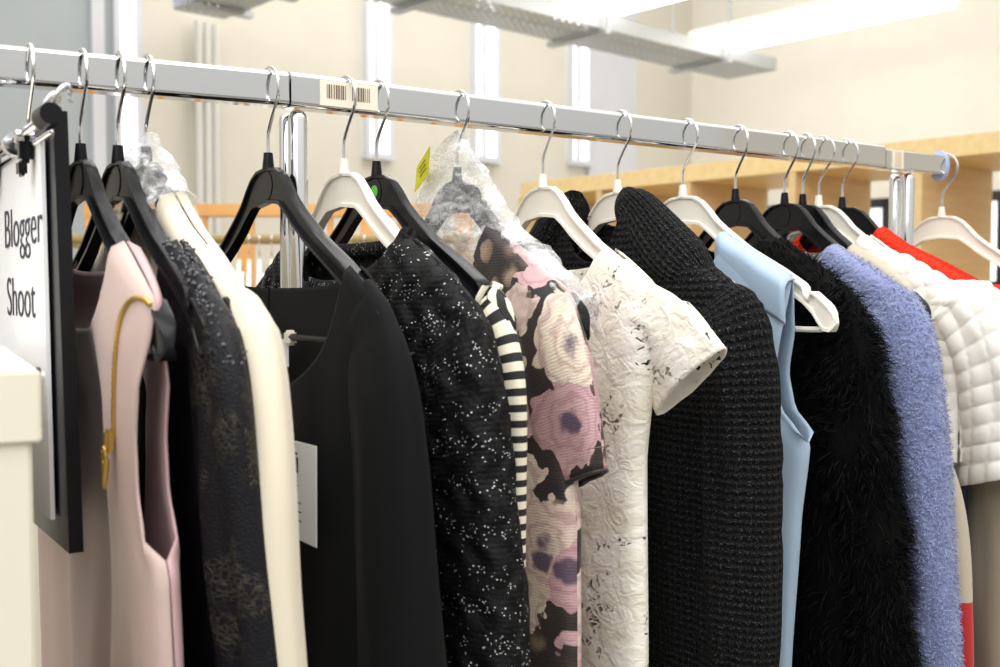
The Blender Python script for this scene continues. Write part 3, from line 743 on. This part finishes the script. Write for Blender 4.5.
# ---- black blouse
g = garment('black_blouse', 'plain black long-sleeved blouse with a white price tag', 'blouse', 'blouse')
o, fr = body('blouse_body', g, M['blouse'], un=.168, nf=.105, nb=.018, Ws=.212, Wf=[(0, .212), (-.16, .208), (-.8, .23)], T=.011, hem=-.85, fold=.004, ff=42, seed=7, kf=2.4, x0=lambda u, z: -.008*max(0, min(1, (-z-.1)/.3)))
P = [(.168, -.001, -.124), (.193, .001, -.150), (.206, .003, -.190), (.214, .006, -.27), (.222, .010, -.40), (.228, .013, -.56), (.230, .014, -.8)]
sleeve('sleeve', g, M['blouse'], P, [.034, .040, .044, .046, .048, .049, .049], [.010, .013, .018, .023, .027, .029, .030], 8, fold=.003)
sleeve('sleeve', g, M['blouse'], flip(P), [.036, .042, .046, .048, .049, .049, .049], [.012, .018, .022, .024, .024, .024, .024], 9, fold=.006)
plate(.015, .045, -.148, -.172, -.002, .0006, M['paper'], 'care_label', g)
bm = bmesh.new(); box(bm, (0, -.045, -.147), (.009, .010, .013), .002); frombm('bar_clip', bm, M['white_plastic'], g)
bm = bmesh.new(); cyl(bm, (.0, .0, -.103), (.0, .003, -.125), .0012, 6); frombm('hanging_loop', bm, M['blacklin'], g)
tg = thing('price_tag', 'white price tag hanging on the front of the plain black blouse', 'tag', (HX['blouse']-.033, DR-.140, NZ-.224))
bm = bmesh.new(); L = [(-.038, 0.000), (.028, .001), (.027, -.076), (-.036, -.076)]
A = [bm.verts.new((0, -u, z)) for u, z in L]; B = [bm.verts.new((.0006, -u, z)) for u, z in L]; bm.faces.new(A); bm.faces.new(B[::-1])
for i in range(4): j = (i+1) % 4; bm.faces.new((A[i], A[j], B[j], B[i]))
frombm('tag_card', bm, M['paper'], tg)
bm = bmesh.new(); rnd = random.Random(2); u = -.018
while u < -.004:
    ww = rnd.choice((.0004, .0008)); box(bm, (-.0002, -u, -.018), (.0002, ww, .012)); u += ww + .0006
box(bm, (-.0002, .011, -.009), (.0002, .009, .002))
for z, a in ((-.030, .006), (-.034, .009), (-.038, .003)): box(bm, (-.0002, .010, z), (.0002, a, .0007))
for z in (-.046, -.053, -.060):
    box(bm, (-.0002, .016, z), (.0002, .005, .001)); box(bm, (-.0002, .003, z-.001), (.0002, .006, .001))
frombm('tag_print', bm, M['ink'], tg)
bm = bmesh.new()
for z in (-.0465, -.0535, -.066): box(bm, (-.0002, .010, z), (.0002, .002, .0018))
frombm('tag_red_marks', bm, M['red_ink'], tg)
bm = bmesh.new(); tube(bm, [(-.0005, .015, -.005), (.001, .016, .005), (.010, .016, .02)], .0006, 6); frombm('tag_string', bm, M['blacklin'], tg)

# ---- black glitter sweater
g = garment('glitter_sweater', 'black cable-knit sweater with silver glitter specks', 'sweater', 'glit')
body('sweater_body', g, M['glitter'], un=.115, nf=.045, nb=.010, Ws=.212, Wf=[(0, .212), (-.8, .235)], T=.016, hem=-.8, fold=.004, seed=10, solid=.003, topT=.012,
     disp=lambda u, z: .0012*math.sin(u*190+1.3*math.sin(z*150)))
P = [(.150, -.001, -.112), (.186, -.001, -.136), (.206, -.001, -.175), (.216, .002, -.25), (.226, .007, -.38), (.232, .010, -.55), (.234, .011, -.8)]
sleeve('sleeve', g, M['glitter'], P, [.038, .040, .043, .045, .047, .048, .048], [.012, .016, .020, .024, .025, .026, .026], 11, fold=.006, disp=lambda th, L: .0022*math.sin(th*7+1.2*math.sin(L*95))*math.sin(L*60+th*3))
sleeve('sleeve', g, M['glitter'], flip(P), [.038, .040, .043, .045, .047, .048, .048], [.012, .016, .020, .022, .022, .022, .022], 12, fold=.006)
def neckband(parent, mat, un, nf, nb, r, seed=0, xo=.012, kf=2.0, lift=.004, part='neckband', ex=1.0):
    for side, dep in ((-1, nf), (1, nb)):
        pts = []
        for k in range(33):
            u = -un + 2*un*k/32; z = S(un) + .0025 - dep*(max(0, 1-(abs(u)/un)**kf))**(1/kf) + lift
            pts.append((side*xo*math.sqrt(max(0, 1-(u/un)**2)), -u, z))
        bm = bmesh.new(); uvl = bm.loops.layers.uv.new('UVMap'); tube(bm, pts, r, 10); bmesh.ops.scale(bm, vec=(1, 1, 1), verts=bm.verts)
        for f in bm.faces:
            for l in f.loops: l[uvl].uv = (l.vert.co.y*ex, l.vert.co.z)
        frombm(part, bm, mat, parent, True)
neckband(g, M['glitter_rib'], .118, .045, .010, .0075, xo=.016)

# ---- striped top
def uvst(u, z): return (u, z if z < -.150 else z*.55 - .0675 + (.0 if abs(u) < .19 else (abs(u)-.19)*.9))
g = garment('striped_top', 'black and cream striped top showing as a narrow strip beside the floral dress', 'top', 'stripe')
body('striped_body', g, M['stripe'], un=.196, nf=.10, nb=.03, Ws=.222, Wf=[(0, .222), (-.13, .225), (-.16, .226), (-.22, .222), (-.8, .238)], T=.010, hem=-.8, fold=.002, seed=13, uvf=uvst, topT=.010, x0=lambda u, z: .0)
P = [(.186, -.001, -.132), (.202, -.002, -.152), (.211, -.002, -.19), (.214, -.003, -.27), (.219, -.005, -.40), (.222, -.006, -.6), (.222, -.006, -.8)]
sleeve('sleeve', g, M['stripe'], P, [.022, .027, .028, .026, .024, .022, .022], [.010, .011, .011, .011, .012, .012, .012], 14, fold=.002)
ribbon('neck_binding', g, M['binding'], [(.196, .008, -.104), (.197, .000, -.1015), (.196, -.008, -.104), (.193, -.0115, -.112), (.189, -.012, -.124)], .0026)

# ---- floral dress
g = garment('floral_dress', 'pink, cream and brown floral print dress with short sleeves', 'dress', 'floral', -.006)
body('dress_body', g, M['floral'], un=.088, nf=.115, nb=.055, Ws=.200, Wf=[(0, .200), (-.14, .200), (-.22, .205), (-.3, .218), (-.8, .225)], T=.017, hem=-.9, fold=.006, ff=55, seed=15, topT=.013, kf=1.4)
P = [(.118, -.004, -.092), (.152, -.006, -.118), (.176, -.003, -.160), (.186, .002, -.21), (.191, .007, -.272)]
s_ = sleeve('sleeve', g, M['floral'], P, [.040, .050, .055, .056, .056], [.015, .018, .019, .018, .016], 16, fold=.006, endslant=-.30)
sleeve('sleeve', g, M['floral'], flip(P), [.040, .050, .055, .056, .056], [.015, .020, .024, .028, .030], 17, fold=.004)
RG = RINGS[s_.name]
ribbon('sleeve_hem', g, M['floral'], [(p.x, p.y, p.z) for p in RG[-1] + RG[-1][:1]], .0018)
ribbon('hem_stitching', g, M['brown_ink'], [(p.x + (p.x-.185)*.012, p.y*1.03, p.z) for p in RG[-4] + RG[-4][:1]], .0005, 6)
for s in (-1, 1):
    ribbon('hanging_loop', g, M['blacklin'], [(s*.085, .002, -.05), (s*.055, .004, -.085), (s*.030, .005, -.108)], .0016)
t, fs = film('plastic_cover', 'clear crinkled plastic bag with a yellow label over the floral dress hanger', 'floral', [(-.085, -.020, -.16), (-.060, .020, -.17), (-.03, .045, -.17), (-.008, .054, -.16), (.012, .046, -.13), (.04, .018, -.08), (.08, -.020, -.070), (.13, -.058, -.095), (.19, -.088, -.125), (.225, -.112, -.150)], 11)
bm = bmesh.new(); L = [(-.050, .020), (-.020, .038), (-.024, .010), (-.056, -.006)]
A = [bm.verts.new((-.020, -u, z)) for u, z in L]; B = [bm.verts.new((-.0195, -u, z)) for u, z in L]; bm.faces.new(A); bm.faces.new(B[::-1])
for i in range(4): j = (i+1) % 4; bm.faces.new((A[i], A[j], B[j], B[i]))
frombm('yellow_label', bm, M['yellow'], t)
bm = bmesh.new()
for k in range(3): tube(bm, [(-.0206, .044-.001*k, .014-.0042*k+.003), (-.0206, .037-.001*k, .0185-.0042*k+.003), (-.0206, .030-.001*k, .022-.0042*k+.003)], .0003, 5)
frombm('label_print', bm, M['ink'], t)

# ---- white lace top
g = garment('white_lace_top', 'white lace short-sleeved top right of the floral dress', 'top', 'wlace', -.002)
body('lace_body', g, M['lace_white'], un=.128, nf=.065, nb=.02, Ws=.205, Wf=[(0, .205), (-.13, .200), (-.20, .188), (-.26, .180), (-.45, .185), (-.9, .20)], T=.018, hem=-.85, fold=.006, ff=50, seed=18, topT=.013)
P = [(.140, -.002, -.105), (.172, 0, -.125), (.202, .010, -.155), (.226, .018, -.188)]
sw_ = sleeve('sleeve', g, M['lace_white'], P, [.030, .040, .050, .056], [.013, .015, .010, .0035], 19, fold=.004, n=44, per=12)
sleeve('sleeve', g, M['lace_white'], flip(P), [.030, .040, .050, .056], [.014, .020, .024, .027], 20, fold=.004)
# a plain cream lining sits inside the lace
body('lining', g, M['whitecloth'], un=.150, nf=.11, nb=.06, Ws=.186, Wf=[(0, .186), (-.20, .165), (-.9, .18)], T=.010, hem=-.84, fold=.004, ff=50, seed=18, topT=.006)

# ---- charcoal knit cardigan
g = garment('knit_cardigan', 'charcoal chunky knit cardigan with a wide ribbed collar', 'cardigan', 'knit', -.014)
body('cardigan_body', g, M['knit'], un=.05, nf=.06, nb=.02, Ws=.214, Wf=[(0, .214), (-.8, .22)], T=.020, hem=-.9, fold=.007, ff=38, seed=21, solid=.004, topT=.016, disp=lambda u, z: .0006*math.sin(z*900))
P = [(.130, 0, -.094), (.172, 0, -.118), (.196, .001, -.160), (.204, .002, -.24), (.208, .002, -.36), (.210, .002, -.55), (.210, .002, -.85)]
sleeve('sleeve', g, M['knit'], P, [.038, .044, .046, .045, .044, .043, .043], [.018, .024, .028, .030, .030, .030, .030], 22, fold=.007, solid=.004, disp=lambda th, L: .0010*math.sin(L*700))
sleeve('sleeve', g, M['knit'], flip(P), [.038, .044, .046, .045, .044, .043, .043], [.018, .024, .028, .030, .030, .030, .030], 23, fold=.007, solid=.004)
CP = [(.026, .006, .002), (.036, .004, -.012), (.058, .002, -.032), (.092, .001, -.062), (.130, 0, -.088), (.165, 0, -.106)]
sleeve('collar', g, M['knit_rib'], CP, [.004, .018, .028, .034, .032, .016], [.005, .016, .020, .024, .024, .010], 24, fold=.003, solid=.002, disp=lambda th, L: .0012*math.sin(th*16), snap=False)
CP2 = [(-.062, 0, .006), (-.070, -.002, -.010), (-.085, -.003, -.034), (-.115, -.003, -.06), (-.15, -.002, -.085)]
sleeve('collar', g, M['knit_rib'], CP2, [.004, .022, .028, .028, .024], [.006, .022, .029, .028, .022], 25, fold=.003, solid=.002, disp=lambda th, L: .0012*math.sin(th*16), snap=False)

# ---- light blue top
g = garment('blue_top', 'light blue sleeveless satin top beside the charcoal cardigan', 'top', 'blue', -.018)
o, fr = body('top_body', g, M['blue'], un=.095, nf=.075, nb=.035, Ws=.176, Wf=[(0, .180), (-.10, .182), (-.14, .178), (-.19, .170), (-.225, .178), (-.248, .202), (-.262, .206), (-.34, .196), (-.49, .186), (-.8, .18)], T=.014, he=.010, zarm=-.25, hem=-.8, fold=.004, seed=26, topT=.013, kf=1.7)
bm = bmesh.new(); c = Vector((-.016, -.166, -.385)); cyl(bm, c+Vector((-.003, 0, 0)), c+Vector((.002, 0, 0)), .0055, 16); autos(frombm('button', bm, M['wire'], g))
ribbon('armhole_seam', g, M['blue'], [(u, -.0125, z) for u, z in ((.172, -.11), (.155, -.145), (.146, -.19), (.151, -.225), (.172, -.248))], .0010, 6)
# folded strap flap pinned over the hanger arm
bm = bmesh.new(); uvl = bm.loops.layers.uv.new('UVMap'); G = []
for i in range(13):
    u = .088 + .098*i/12; col = []
    for k in range(15):
        a = k/14; x = -.0145*math.sin(min(1, a*3)*PI/2) - .002*math.sin(a*PI); z = S(u)+.0055-.046*max(0, a-.12)/.88 - .0008*math.sin(i)
        col.append(bm.verts.new((x, -u, z)))
    G.append(col)
for i in range(12):
    for k in range(14): f = bm.faces.new((G[i][k], G[i+1][k], G[i+1][k+1], G[i][k+1])); f.smooth = True
o = frombm('shoulder_flap', bm, M['blue'], g, True); md = o.modifiers.new('t', 'SOLIDIFY'); md.thickness = .0016

# ---- black fluffy coat
g = garment('fluffy_coat', 'black shaggy fluffy coat filling the space right of the light blue top', 'coat', 'fur', -.012)
b1, _ = body('coat_body', g, M['furbase'], un=.09, nf=.05, nb=.02, Ws=.214, Wf=[(0, .214), (-.8, .225)], T=.024, hem=-.9, fold=.010, ff=30, seed=27, solid=.002, topT=.018)
P = [(.125, 0, -.095), (.165, .002, -.120), (.196, .004, -.160), (.208, .010, -.24), (.214, .022, -.36), (.220, .034, -.55), (.222, .040, -.85)]
s1 = sleeve('sleeve', g, M['furbase'], P, [.034, .040, .042, .044, .046, .048, .048], [.018, .024, .028, .030, .032, .034, .034], 28, fold=.008)
sleeve('sleeve', g, M['furbase'], flip(P), [.034, .040, .042, .044, .046, .048, .048], [.018, .024, .028, .030, .032, .034, .034], 29, fold=.008)
f1 = strands(b1, 26000, .012, .026, .00045, M['fur'], 'fur_pile', b1, .8, .35, 3, -.66, 22); f1['kind'] = 'stuff'
f2 = strands(s1, 20000, .010, .024, .00045, M['fur'], 'fur_pile', s1, .8, .35, 4, -.66, 22); f2['kind'] = 'stuff'

# ---- lilac sweater
g = garment('lilac_sweater', 'lilac fuzzy boucle sweater behind the black fluffy coat', 'sweater', 'lilac', -.012)
b1, _ = body('sweater_body', g, M['lilac_base'], un=.10, nf=.05, nb=.02, Ws=.205, Wf=[(0, .205), (-.8, .215)], T=.014, hem=-.85, fold=.006, seed=30, topT=.013)
P = [(.118, 0, -.088), (.158, .002, -.112), (.190, .003, -.150), (.208, .004, -.22), (.220, .009, -.36), (.228, .015, -.55), (.230, .017, -.8)]
s1 = sleeve('sleeve', g, M['lilac_base'], P, [.034, .042, .046, .046, .046, .046, .046], [.014, .020, .025, .026, .027, .028, .028], 31, fold=.005)
sleeve('sleeve', g, M['lilac_base'], flip(P), [.034, .042, .046, .046, .046, .046, .046], [.014, .020, .025, .026, .027, .028, .028], 32, fold=.005)
for q, k in ((b1, 12000), (s1, 26000)):
    f = strands(q, k, .003, .008, .0006, M['lilac'], 'boucle_pile', q, .3, .9, 6, -.66); f['kind'] = 'stuff'

# ---- colour-block dress seen between lilac sweater and quilted top
g = garment('colour_block_dress', 'beige dress with a red lower part, right of the lilac sweater', 'dress', 'block', .0)
body('dress_body', g, M['beige'], un=.10, nf=.05, nb=.02, Ws=.15, Wf=[(0, .15), (-.2, .16), (-.36, .215), (-.46, .240), (-.8, .245)], T=.014, hem=-.475, fold=.003, seed=33, x0=lambda u, z: .022*max(0, min(1, (-z-.24)/.12))*max(0, u/.24))
b1, _ = body('skirt_panel', g, M['redcloth'], un=0, nf=0, nb=0, Ws=.15, Wf=[(0, .15), (-.2, .16), (-.36, .215), (-.46, .240), (-.8, .245)], T=.0145, hem=-.9, fold=.003, seed=33, x0=lambda u, z: .022*max(0, min(1, (-z-.24)/.12))*max(0, u/.24))
bm = bmesh.new(); bm.from_mesh(b1.data); bmesh.ops.delete(bm, geom=[v for v in bm.verts if v.co.z > -.462], context='VERTS'); bm.to_mesh(b1.data); bm.free()
P = [(.105, 0, -.110), (.130, .000, -.136), (.150, .0, -.180), (.172, .0, -.24), (.205, .026, -.33), (.222, .030, -.46), (.225, .030, -.65)]
sb_ = sleeve('sleeve', g, M['beige'], P, [.020, .026, .032, .036, .036, .036, .036], [.008, .010, .013, .018, .018, .018, .018], 34, fold=.003)
sb_.data.materials.append(M['redcloth'])
for p_ in sb_.data.polygons:
    if p_.center.z < -.437: p_.material_index = 1
sleeve('sleeve', g, M['beige'], flip(P), [.020, .026, .032, .036, .036, .036, .036], [.008, .010, .013, .018, .018, .018, .018], 35, fold=.003)

# ---- white quilted top
def quiltd(u, z): return .0034*math.sqrt(abs(math.sin((u+z*.25)*150)*math.sin((z-u*.25)*150)))
g = garment('quilted_top', 'white quilted long-sleeved top with puffed waffle texture', 'top', 'quilt', -.006)
body('top_body', g, M['quilt'], un=.08, nf=.04, nb=.02, Ws=.205, Wf=[(0, .205), (-.30, .21), (-.8, .21)], T=.016, hem=-.30, fold=.003, seed=36, topT=.014, nA=200, nR=120, disp=quiltd, solid=.002)
P = [(.110, 0, -.084), (.150, .002, -.106), (.190, .012, -.134), (.222, .024, -.185), (.236, .036, -.25), (.240, .042, -.318)]
sleeve('sleeve', g, M['quilt'], P, [.038, .046, .052, .056, .056, .055], [.016, .023, .029, .034, .036, .036], 37, n=160, per=34, fold=.004, solid=.003, disp=lambda th, L: .0036*math.sqrt(abs(math.sin(th*7.5+L*30)*math.sin(L*150))), endslant=-.25)
sleeve('sleeve', g, M['quilt'], flip(P), [.038, .046, .052, .056, .056, .055], [.016, .023, .029, .034, .036, .036], 38, n=60, per=10, fold=.004, solid=.003)

# ---- red sweater
g = garment('red_sweater', 'bright red rib-knit sweater behind the white quilted top', 'sweater', 'red', .0)
body('sweater_body', g, M['red'], un=.062, nf=.04, nb=.01, Ws=.210, Wf=[(0, .210), (-.8, .22)], T=.016, hem=-.27, fold=.003, seed=39, topT=.014, solid=.003)
P = [(.090, .004, -.062), (.145, .012, -.088), (.190, .018, -.118), (.222, .022, -.165), (.235, .024, -.25)]
sleeve('sleeve', g, M['red'], P, [.032, .036, .038, .038, .038], [.014, .018, .021, .023, .023], 40, fold=.003, solid=.003)
# ---- folded over the hanger bars below
g = garment('navy_trousers', 'navy trousers with white piping folded low between beige garments', 'trousers', 'red', -.018)
b1, _ = body('trouser_legs', g, M['navy'], un=0, Ws=.19, Wf=[(0, .19), (-.3, .20), (-.8, .19)], T=.008, hem=-.9, fold=.002, seed=42)
bm = bmesh.new(); bm.from_mesh(b1.data); bmesh.ops.delete(bm, geom=[v for v in bm.verts if v.co.z > -.30], context='VERTS'); bm.to_mesh(b1.data); bm.free()
ribbon('piping', g, M['paper'], [(.186, -.006, -.31), (.184, -.008, -.38), (.178, -.008, -.46), (.172, -.008, -.55)], .0011, 6)
g = garment('beige_coat', 'grey-beige wool coat hanging low at the right edge, under the quilted sleeve', 'coat', 'red', .030)
b1, _ = body('coat_body', g, M['greybeige'], un=0, Ws=.20, Wf=[(0, .20), (-.3, .225), (-.8, .25)], T=.020, hem=-.95, fold=.006, ff=30, seed=43)
bm = bmesh.new(); bm.from_mesh(b1.data); bmesh.ops.delete(bm, geom=[v for v in bm.verts if v.co.z > -.20], context='VERTS'); bm.to_mesh(b1.data); bm.free()
P = [(.20, -.002, -.22), (.215, -.004, -.30), (.226, -.006, -.42), (.236, -.006, -.6), (.24, -.006, -.85)]
sleeve('sleeve', g, M['greybeige'], P, [.045, .050, .052, .054, .054], [.020, .026, .030, .032, .032], 44, fold=.005)

# ------------------------------------------------------------------ white box at the left edge, on a cabinet
c0 = Vector((.1253, .642, 0)); BH = -math.radians(6.1); ZTOP = EYE-.0455
bx = thing('storage_box', 'cream lidded cardboard storage box at the lower left corner', 'box', (c0.x, c0.y, ZTOP-.34), BH)
# local x negative = left, y positive = away
bm = bmesh.new(); box(bm, (-.152, .150, .165), (.296, .294, .33), .002); frombm('box_base', bm, M['box'], bx)
bm = bmesh.new(); box(bm, (-.150, .150, .3195), (.302, .300, .041), .0015); frombm('lid', bm, M['box'], bx)
bm = bmesh.new(); tube(bm, catmull([(.0022, .010, .322), (.003, .010, .336), (.003, .014, .338), (.003, .018, .334), (.0022, .018, .305)], 4), .0008, 6); frombm('paper_clip', bm, M['wire'], bx, True)
cb = thing('low_cabinet', 'plain white cabinet under the storage box', 'cabinet', (c0.x, c0.y, 0), BH)
hh = ZTOP-.34
boxo('carcass', (-.31, .16, hh/2), (.60, .30, hh), M['white_plastic'], cb, .002)
boxo('door', (-.31, .005, hh/2), (.58, .016, hh-.06), M['white_plastic'], cb, .002)

# ------------------------------------------------------------------ white hangers on the background rack
def small_hanger(x, label):
    t = thing('clothes_hanger', label, 'hanger', rk + Vector((math.cos(-HEAD)*x, math.sin(-HEAD)*x, 1.553)) + FV*-.26, -HEAD+R_(12), 'white hangers on the wooden rack')
    for nm, me in (('hanger_body', HM[WP][0]), ('hook', HM[WP][4])):
        o = bpy.data.objects.new(nm, me); COL.objects.link(o); o.parent = t
        if nm == 'hook': o.scale = (1, 1, .70)
    return t
for i, x in enumerate((-.070, -.045, -.020, .005, .035, .20, .23, .262)):
    small_hanger(x, 'white hanger on the wooden rack in the background')
for i, (x, lab) in enumerate(((-.045, 'white shirt on the background wooden rack, leftmost of the three'), (.020, 'white shirt on the background wooden rack, middle of the three'), (.23, 'white shirt on the background wooden rack, rightmost of the three'))):
    g = thing('white_shirt', lab, 'shirt', rk + Vector((math.cos(-HEAD)*x, math.sin(-HEAD)*x, 1.553)) + FV*-.26, -HEAD+R_(12))
    body('shirt_body', g, M['whitecloth'], un=.06, nf=.03, nb=.01, Ws=.21, Wf=[(0, .21), (-.7, .24)], T=.012, hem=-.7, seed=50+i, nA=30, nR=20)
